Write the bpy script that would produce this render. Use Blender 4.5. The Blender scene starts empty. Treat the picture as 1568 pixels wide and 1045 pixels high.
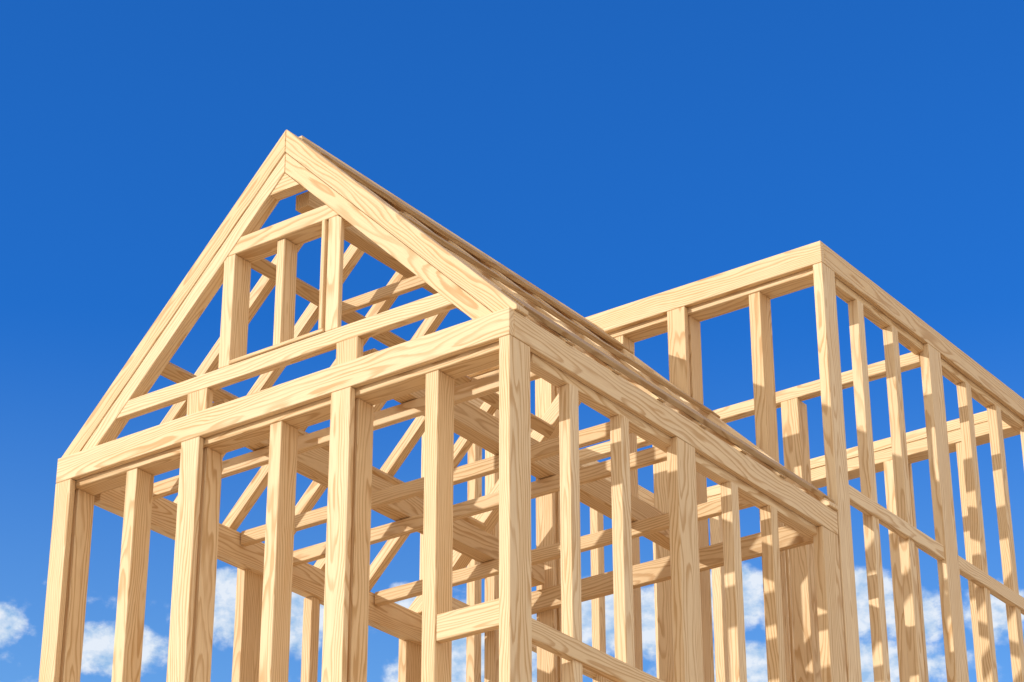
import bpy, bmesh, math, random
from mathutils import Vector, Matrix
random.seed(7)
scene=bpy.context.scene
H=8.6          # eave height above the ground
W=4.0; L=4.18; L2=8.1; H2=2.33

# ---------------------------------------------------------------- materials
def nt_new(name):
    m=bpy.data.materials.new(name); m.use_nodes=True
    n=m.node_tree; n.nodes.clear(); return m,n
class NB:
    def __init__(s,n): s.n=n
    def node(s,t,**k):
        x=s.n.nodes.new(t)
        for a,b in k.items(): setattr(x,a,b)
        return x
    def put(s,sock,v):
        if isinstance(v,bpy.types.NodeSocket): s.n.links.new(v,sock)
        else: sock.default_value=v
    def m(s,op,a,b=0.0,c=0.0,clamp=False):
        x=s.node('ShaderNodeMath',operation=op,use_clamp=clamp)
        s.put(x.inputs[0],a); s.put(x.inputs[1],b); s.put(x.inputs[2],c)
        return x.outputs[0]
    def noise(s,vec,scale,detail=3,rough=.5,dist=0):
        x=s.node('ShaderNodeTexNoise'); s.put(x.inputs['Vector'],vec)
        x.inputs['Scale'].default_value=scale; x.inputs['Detail'].default_value=detail
        x.inputs['Roughness'].default_value=rough; x.inputs['Distortion'].default_value=dist
        return x.outputs['Fac']
    def comb(s,a,b,c):
        x=s.node('ShaderNodeCombineXYZ'); s.put(x.inputs[0],a); s.put(x.inputs[1],b); s.put(x.inputs[2],c); return x.outputs[0]
    def sep(s,v):
        x=s.node('ShaderNodeSeparateXYZ'); s.put(x.inputs[0],v); return x.outputs
    def mix(s,f,a,b,bt='MIX'):
        x=s.node('ShaderNodeMix',data_type='RGBA',blend_type=bt)
        s.put(x.inputs[0],f); s.put(x.inputs[6],a); s.put(x.inputs[7],b); return x.outputs[2]
    def mr(s,v,a,b,c=0.,d=1.,interp='LINEAR'):
        x=s.node('ShaderNodeMapRange',interpolation_type=interp)
        s.put(x.inputs[0],v)
        for i,q in enumerate((a,b,c,d)): x.inputs[i+1].default_value=q
        return x.outputs[0]

def wood_mat():
    m,n=nt_new("pine_timber"); b=NB(n)
    at=b.node('ShaderNodeAttribute',attribute_name='gco'); v=at.outputs['Vector']
    tn=b.node('ShaderNodeAttribute',attribute_name='tone').outputs['Fac']
    x,y,z=b.sep(v)
    wn=b.noise(b.comb(b.m('MULTIPLY',x,.9),b.m('MULTIPLY',y,5.),b.m('MULTIPLY',z,5.)),1.0,2,.5)
    r=b.m('SQRT',b.m('ADD',b.m('MULTIPLY',y,y),b.m('MULTIPLY',z,z)))
    r=b.m('ADD',r,b.m('MULTIPLY',wn,.15))
    fib=b.noise(b.comb(b.m('MULTIPLY',x,5.),b.m('MULTIPLY',y,150.),b.m('MULTIPLY',z,150.)),1.0,1,.6)
    r=b.m('ADD',r,b.m('MULTIPLY',fib,.005))
    ph=b.m('FRACT',b.m('MULTIPLY',r,54.))
    late=b.m('MULTIPLY',b.mr(ph,.42,.82,0,1,'SMOOTHSTEP'),b.mr(ph,.88,1.,1,0,'SMOOTHSTEP'))
    blot=b.noise(b.comb(b.m('MULTIPLY',x,1.2),b.m('MULTIPLY',y,7.),b.m('MULTIPLY',z,7.)),1.0,2,.5)
    early=b.mix(tn,(.89,.70,.45,1),(.81,.60,.35,1))
    dark=b.mix(tn,(.58,.35,.155,1),(.50,.28,.11,1))
    c=b.mix(b.m('MULTIPLY',late,b.mr(blot,.3,.7,.4,1.)),early,dark)
    c=b.mix(b.mr(fib,.35,.75,0,.28),c,(.56,.35,.17,1))
    c=b.mix(b.mr(blot,.45,.75,0,.3),c,(.80,.54,.27,1))
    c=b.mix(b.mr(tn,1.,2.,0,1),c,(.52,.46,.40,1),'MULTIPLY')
    p=b.node('ShaderNodeBsdfPrincipled'); b.put(p.inputs['Base Color'],c)
    p.inputs['Roughness'].default_value=.62; p.inputs['Specular IOR Level'].default_value=.2
    o=b.node('ShaderNodeOutputMaterial'); n.links.new(p.outputs[0],o.inputs[0])
    return m
WOOD=wood_mat()

# ---------------------------------------------------------------- board builder
frame=bpy.data.objects.new("wooden_house_frame",None); scene.collection.objects.link(frame)
groups={}
TONE=None
def grp(name):
    if name not in groups:
        bm=bmesh.new()
        groups[name]=(bm,bm.verts.layers.float_vector.new('gco'),bm.verts.layers.float.new('tone'))
    return groups[name]
def hexa(name,c,Ldir,bev=.004):
    bm,lg,lt=grp(name)
    t=bmesh.new()
    n=len(c)//2
    vs=[t.verts.new(Vector(q)) for q in c]
    t.faces.new(vs[:n]); t.faces.new(vs[n:][::-1])
    for i in range(n):
        t.faces.new((vs[i],vs[i+n],vs[(i+1)%n+n],vs[(i+1)%n]))
    bmesh.ops.recalc_face_normals(t,faces=t.faces)
    if bev>0: bmesh.ops.bevel(t,geom=list(t.edges),offset=bev,segments=1,affect='EDGES',clamp_overlap=True)
    Ld=Vector(Ldir).normalized()
    up=Vector((0,1,0)) if abs(Ld.y)<.7 else Vector((0,0,1))
    e1=Ld.cross(up).normalized(); e2=Ld.cross(e1)
    cen=sum((Vector(q) for q in c),Vector())/len(c)
    off=random.uniform(-50,50); a=random.uniform(0,6.28); rad=random.uniform(.03,.13)
    oy,oz=math.cos(a)*rad,math.sin(a)*rad
    sy,sz=random.uniform(-.03,.03),random.uniform(-.03,.03)
    tone=random.random()
    if TONE: tone=TONE
    mp={}
    for v in t.verts:
        d=v.co-cen; s=d.dot(Ld)
        w=bm.verts.new(v.co+Vector((0,0,H)))
        w[lg]=Vector((s+off,d.dot(e1)+oy+s*sy,d.dot(e2)+oz+s*sz)); w[lt]=tone
        mp[v]=w
    for f in t.faces:
        bm.faces.new([mp[v] for v in f.verts])
    t.free()
def box(name,x0,x1,y0,y1,z0,z1,axis=None,bev=.004):
    d=(x1-x0,y1-y0,z1-z0)
    if axis is None: axis=max(range(3),key=lambda i:d[i])
    Ld=[0,0,0]; Ld[axis]=1
    c=[(x0,y0,z0),(x1,y0,z0),(x1,y0,z1),(x0,y0,z1),(x0,y1,z0),(x1,y1,z0),(x1,y1,z1),(x0,y1,z1)]
    hexa(name,c,Ld,bev)
def pxz(name,pts,y0,y1,Ld,bev=.004):
    hexa(name,[(x,y0,z) for x,z in pts]+[(x,y1,z) for x,z in pts],Ld,bev)

G=-H+.12
MX=[(-2.79,-2.62),(-1.455,-1.285)]
SX=[(-3.36,-3.255),(-2.035,-1.93),(-.715,-.61)]
def wall_x(name,yf,s,top,bot=G,corner=True,mains=MX,secs=SX):
    def bx(x0,x1,a,b_,z0,z1,axis=None):
        ya,yb=yf+s*a,yf+s*b_
        box(name,x0,x1,min(ya,yb),max(ya,yb),z0,z1,axis)
    bx(-W,0,0,.05,top-.19,top)
    bx(-W+.09,-.09,.052,.25,top-.115,top-.012)
    bx(-W+.09,-.09,.055,.245,top-.24,top-.118)
    for a,b_ in mains:
        bx(a,b_,0,.05,bot,top-.193)
        bx(a+.03,b_-.045,.05,.09,bot,top-.241)
        bx(a+.004,b_-.004,.09,.25,bot,top-.241)
    for a,b_ in secs:
        bx(a,b_,.062,.235,bot,top-.241)
    if corner:
        bx(-W,-W+.155,0,.05,bot,top-.193)
        bx(-W+.092,-W+.11,.05,.09,bot,top-.241)
        bx(-W+.092,-W+.15,.09,.25,bot,top-.241)
def wall_y(name,xf,s,y0,y1,top,mains,secs,bot=G):
    def bx(a,b_,ya,yb,z0,z1,axis=None):
        xa,xb=xf+s*a,xf+s*b_
        box(name,min(xa,xb),max(xa,xb),ya,yb,z0,z1,axis)
    bx(0,.045,y0,y1,top-.19,top-.001)
    bx(.047,.14,y0+.26,y1-.02,top-.255,top-.012)
    for a,b_ in mains:
        bx(0.0,.085,a,b_,bot,top-.193)
    for a,b_ in secs:
        bx(.03,.12,a,b_,bot,top-.256)

# front section
wall_x("front_gable_wall",0,1,0)
sideM=[(.002,.225),(1.93,2.17),(3.92,4.155)]
sideS=[(.70,.80),(1.29,1.39),(2.68,2.78),(3.22,3.32)]
wall_y("right_side_wall",0,-1,.052,4.165,0,sideM,sideS)
wall_y("left_side_wall",-W,1,.052,4.165,0,[(.052,.28),(1.93,2.17),(3.92,4.155)],sideS)
for nm,xa,xb in (("right_side_wall",-.075,-.012),("left_side_wall",-W+.012,-W+.075)):
    for a,b_ in ((.227,1.928),(2.172,3.918)):
        box(nm,xa,xb,a,b_,-2.13,-2.0)
        box(nm,xa,xb,a,b_,-5.6,-5.47)
box("front_gable_wall",-.608,-.09,.07,.13,-2.07,-1.9)
box("front_gable_wall",-W+.16,-.09,.07,.13,-5.6,-5.45)

# rear section
wall_x("rear_block_front_wall",L,1,H2)
rM=[(L+.002,L+.205),(5.97,6.2),(7.88,8.098)]
rS=[(4.80,4.90),(5.385,5.485),(6.71,6.81),(7.29,7.39)]
wall_y("rear_block_right_wall",0,-1,L+.052,L2-.052,H2,rM,rS)
wall_y("rear_block_left_wall",-W,1,L+.052,L2-.052,H2,[(L+.052,L+.26),(5.97,6.2),(7.84,8.048)],rS)
wall_x("rear_block_back_wall",L2,-1,H2)
for nm,xa,xb in (("rear_block_right_wall",-.075,-.012),("rear_block_left_wall",-W+.012,-W+.075)):
    for zz in (.19,-2.13,-5.6):
        for a,b_ in ((L+.207,5.968),(6.202,7.878)):
            box(nm,xa,xb,a,b_,zz,zz+.12)
box("rear_cross_frame",-W+.1,-.1,5.99,6.09,2.0,2.11)
for a,b_ in MX:
    box("rear_cross_frame",a,b_,5.99,6.03,G,1.998); box("rear_cross_frame",a+.03,b_-.01,6.03,6.17,G,1.998)
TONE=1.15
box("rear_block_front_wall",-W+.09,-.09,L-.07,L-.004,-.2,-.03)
TONE=None

# gable infill
gy0=.05
def rafter_pair(name,y0,y1,ko,ki,foot=0.02,zb=.002,bev=.004):
    for s in (1,-1):
        def P(x,z): return (x,z) if s==1 else (-4-x,z)
        pts=[P(-1.999,1.999+ko),P(-1.999,1.999+ki),P(ki-zb,zb)]
        if ko>0: pts+= [P(foot,zb),P(foot,ko-foot)]
        else: pts+=[P(ko-zb,zb)]
        if s==-1: pts=pts[::-1]
        pxz(name,pts,y0,y1,(1,0,-1) if s==1 else (1,0,1),bev)
rafter_pair("front_gable_wall",gy0,gy0+.13,.052,-.135)
rafter_pair("front_gable_wall",gy0+.006,gy0+.12,-.139,-.30)
pxz("front_gable_wall",[(-2.135,1.56),(-1.865,1.56),(-2.0,1.695)],gy0+.012,gy0+.11,(1,0,0),.002)
def gbox(x0,x1,z0,z1,d0=.062,d1=.16,axis=None): box("front_gable_wall",x0,x1,d0,d1,z0,z1,axis)
def clip(z): return 1.70-z
pxz("front_gable_wall",[(-2-clip(1.19),1.19),(-2+clip(1.19),1.19),(-2+clip(1.31),1.31),(-2-clip(1.31),1.31)],.06,.24,(1,0,0))
pxz("front_gable_wall",[(-2-clip(.2),.2),(-2+clip(.2),.2),(-2+clip(.315),.315),(-2-clip(.315),.315)],.058,.13,(1,0,0))
pxz("front_gable_wall",[(-2.54,.317),(-2.435,.317),(-2.435,1.188),(-2.51,1.188),(-2.54,1.158)],.06,.235,(0,0,1))
pxz("front_gable_wall",[(-1.58,.317),(-1.465,.317),(-1.465,1.158),(-1.50,1.188),(-1.58,1.188)],.06,.10,(0,0,1))
gbox(-1.632,-1.60,.345,1.187,.05,.16)
gbox(-2.07,-2.0,.345,1.187,.09,.23)
gbox(-2.432,-1.584,.317,.343,.045,.235)
for a,b_ in ((-2.81,-2.625),(-1.47,-1.285)):
    box("front_gable_wall",a,b_,.055,.12,.002,.198)

# roof carpentry
ys=[.62+.54*i for i in range(6)]
for i,y in enumerate(ys):
    rafter_pair("roof_frame",y,y+.08,.02,-.11)
    if i in (1,4):
        z=1.22; dy=.084; h=1.86-z
        pxz("roof_frame",[(-2-h,z),(-2+h,z),(-2+h-.09,z+.09),(-2-h+.09,z+.09)],y+dy,y+dy+.05,(1,0,0))
    if i in (0,2,3,5): box("roof_frame",-W+.15,-.15,y+.092,y+.152,-.115,-.008)
rafter_pair("roof_frame",4.02,4.16,.05,-.16)
box("roof_frame",-2.03,-1.965,.185,4.015,1.78,2.055)
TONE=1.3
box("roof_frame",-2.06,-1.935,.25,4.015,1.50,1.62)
def slope_board(s,d,hw,lift,th,y0,y1):
    """board running along the house lying on the roof slope; d = distance in x from the ridge"""
    u=Vector((s*.7071,0,-.7071)); nn=Vector((s*.7071,0,.7071))
    c=Vector((-2+s*d,0,2-d))+nn*lift
    q=[c+u*a*hw+nn*b_*th for a,b_ in((-1,-1),(1,-1),(1,1),(-1,1))]
    hexa("roof_frame",[(p.x,y0,p.z) for p in q]+[(p.x,y1,p.z) for p in q],(0,1,0))
for d in (.62,1.32): slope_board(-1,d,.05,-.13,.045,.185,4.015)
for d in (.62,1.32): slope_board(1,d,.05,-.13,.045,.185,4.015)
TONE=1.6  # right-slope boards tinted darker, roof shade put into their colour
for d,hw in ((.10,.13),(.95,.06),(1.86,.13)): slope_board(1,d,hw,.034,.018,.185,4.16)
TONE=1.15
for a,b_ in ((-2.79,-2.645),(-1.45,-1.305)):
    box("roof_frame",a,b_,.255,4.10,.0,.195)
TONE=None

# unseen deck lower down, added to bounce warm light up inside
for z in (-3.3,):
    box("bounce_deck",-W+.16,-.13,.27,L2-.27,z,z+.03,1)
    y=.5
    while y<7.8:
        box("bounce_deck",-W+.16,-.13,y,y+.06,z-.2,z-.002); y+=.5
box("sole_plates",-W-.03,.03,-.03,.28,G-.1,G-.002,0)
box("sole_plates",-W-.03,.03,L2-.28,L2+.03,G-.1,G-.002,0)
box("sole_plates",-.2,.03,.284,L2-.284,G-.1,G-.002,1)
box("sole_plates",-W-.03,-W+.2,.284,L2-.284,G-.1,G-.002,1)

for name,(bm,_,_) in groups.items():
    me=bpy.data.meshes.new(name); bm.to_mesh(me); bm.free()
    me.materials.append(WOOD)
    o=bpy.data.objects.new(name,me); scene.collection.objects.link(o); o.parent=frame

# ground
m,n=nt_new("sandy_soil"); b=NB(n)
tc=b.node('ShaderNodeTexCoord').outputs['Object']
n1=b.noise(tc,.25,2,.6); n2=b.noise(tc,6.,2,.65)
c=b.mix(n1,(.48,.38,.27,1),(.58,.47,.34,1)); c=b.mix(b.mr(n2,.4,.7,0,.3),c,(.34,.26,.17,1))
p=b.node('ShaderNodeBsdfPrincipled'); b.put(p.inputs['Base Color'],c); p.inputs['Roughness'].default_value=.95
o_=b.node('ShaderNodeOutputMaterial'); n.links.new(p.outputs[0],o_.inputs[0])
me=bpy.data.meshes.new("ground"); bm=bmesh.new()
bmesh.ops.create_grid(bm,x_segments=40,y_segments=40,size=3000); bm.to_mesh(me); bm.free()
me.materials.append(m); g=bpy.data.objects.new("ground",me); scene.collection.objects.link(g)

# sun
S=Vector((-.70,-1.0,.42)).normalized()
sd=bpy.data.lights.new("sun",'SUN'); sd.energy=3.2; sd.angle=math.radians(.5); sd.color=(1,.955,.88)
so=bpy.data.objects.new("sun",sd); scene.collection.objects.link(so)
so.rotation_euler=S.to_track_quat('Z','Y').to_euler(); so.location=(-20,-30,25)

# sky: Nishita, graded deep blue, horizon haze, low cumulus, added off-view cloud fill
w=bpy.data.worlds.new("World"); scene.world=w; w.use_nodes=True
n=w.node_tree; n.nodes.clear(); b=NB(n)
sky=b.node('ShaderNodeTexSky',sky_type='NISHITA',sun_disc=False)
sky.sun_elevation=math.asin(S.z); sky.sun_rotation=math.atan2(S.x,S.y)%(2*math.pi)
sky.air_density=1.0; sky.dust_density=.3; sky.ozone_density=3.0
ST=.12
D=b.node('ShaderNodeTexCoord').outputs['Generated']
dx,dy,dz=b.sep(D)
blue=b.mix(1.0,sky.outputs[0],(.17,.87,1.83,1),'MULTIPLY')
el=b.m('MULTIPLY',b.m('ARCSINE',dz),57.2958)
az=b.m('MULTIPLY',b.m('ARCTAN2',dx,dy),57.2958)
hz=b.m('POWER',b.mr(el,0,27,1,0),1.45)
def K(c,k=1/ST): return (c[0]*k,c[1]*k,c[2]*k,1)
col=b.mix(hz,blue,K((.60,1.0,1.0)))
blobs=[(-43.0,20.35,1.1,1.2),(-41.3,20.1,1.0,1.1),(-34.0,20.3,1.1,1.15),(-32.7,20.0,.95,1.0),(-30.7,20.7,1.1,1.2),(-27.6,20.3,1.1,1.05),(-26.4,19.9,1.0,.8),(-48.6,19.6,.9,.6),(-45.6,19.2,1.7,.7),(-38.6,20.4,.7,.7),(-37.2,19.8,1.1,.9),(-35.6,19.7,.8,.7),(-29.2,19.8,1.0,.8),(-24.4,19.9,1.0,.8),(-37,18.8,2.5,.9),(-29,18.8,4.5,.9)]
B=None
for a,e,ra,re in blobs:
    d1=b.m('MULTIPLY',b.m('SUBTRACT',az,a),1/ra); d2=b.m('MULTIPLY',b.m('SUBTRACT',el,e),1/re)
    v=b.m('SUBTRACT',1.0,b.m('MULTIPLY_ADD',d1,d1,b.m('MULTIPLY',d2,d2)),clamp=True)
    B=v if B is None else b.m('MAXIMUM',B,v)
fb=b.noise(b.comb(az,b.m('MULTIPLY',el,1.3),0.),1.2,5,.6)
fb2=b.noise(b.comb(b.m('ADD',az,.25),b.m('MULTIPLY',b.m('SUBTRACT',el,.2),1.3),0.),1.2,4,.6)
v=b.m('MULTIPLY_ADD',b.m('SUBTRACT',fb,.5),1.9,b.m('MULTIPLY',B,1.2))
v=b.m('SUBTRACT',v,b.mr(el,20.9,21.9,0,1.5))
al=b.mr(v,.10,.85,0,.88,'SMOOTHSTEP')
shade=b.m('MULTIPLY_ADD',b.m('SUBTRACT',fb,fb2),3.5,.6,clamp=True)
cc=b.mix(shade,K((.38,.58,.83)),K((.88,.93,.98)))
col=b.mix(al,col,cc)
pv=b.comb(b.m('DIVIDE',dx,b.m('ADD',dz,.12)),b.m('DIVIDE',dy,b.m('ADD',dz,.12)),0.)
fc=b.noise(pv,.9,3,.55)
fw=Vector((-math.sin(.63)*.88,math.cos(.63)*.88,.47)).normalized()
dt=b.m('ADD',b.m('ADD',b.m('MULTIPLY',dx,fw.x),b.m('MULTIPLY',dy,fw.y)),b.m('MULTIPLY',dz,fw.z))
cov=b.m('SUBTRACT',b.mr(dt,.82,.45,-.6,.35),b.mr(dz,.7,.9,0,.3))  # cloud cover added outside the view to raise ambient light
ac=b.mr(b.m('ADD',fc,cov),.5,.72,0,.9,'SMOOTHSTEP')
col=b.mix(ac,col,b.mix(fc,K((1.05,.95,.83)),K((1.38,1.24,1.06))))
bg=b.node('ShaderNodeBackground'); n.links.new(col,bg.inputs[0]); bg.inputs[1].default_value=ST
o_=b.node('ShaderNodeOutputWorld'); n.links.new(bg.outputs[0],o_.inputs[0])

# camera
pit,yaw,roll=.4626,.6298,-.0019
F=Vector((-math.sin(yaw)*math.cos(pit),math.cos(yaw)*math.cos(pit),math.sin(pit)))
r=Vector((math.cos(yaw),math.sin(yaw),0)); u=r.cross(F)
r2=r*math.cos(roll)+u*math.sin(roll); u2=-r*math.sin(roll)+u*math.cos(roll)
R=Matrix((r2,u2,-F)).transposed()
cd=bpy.data.cameras.new("camera"); cd.sensor_width=36; cd.lens=3805.6/1568*36; cd.clip_end=10000; cd.clip_start=.1
co=bpy.data.objects.new("camera",cd); scene.collection.objects.link(co)
co.matrix_world=Matrix.Translation((8.203,-11.229,-7.177+H))@R.to_4x4()
scene.camera=co
scene.view_settings.view_transform='Standard'; scene.view_settings.look='None'; scene.view_settings.exposure=0
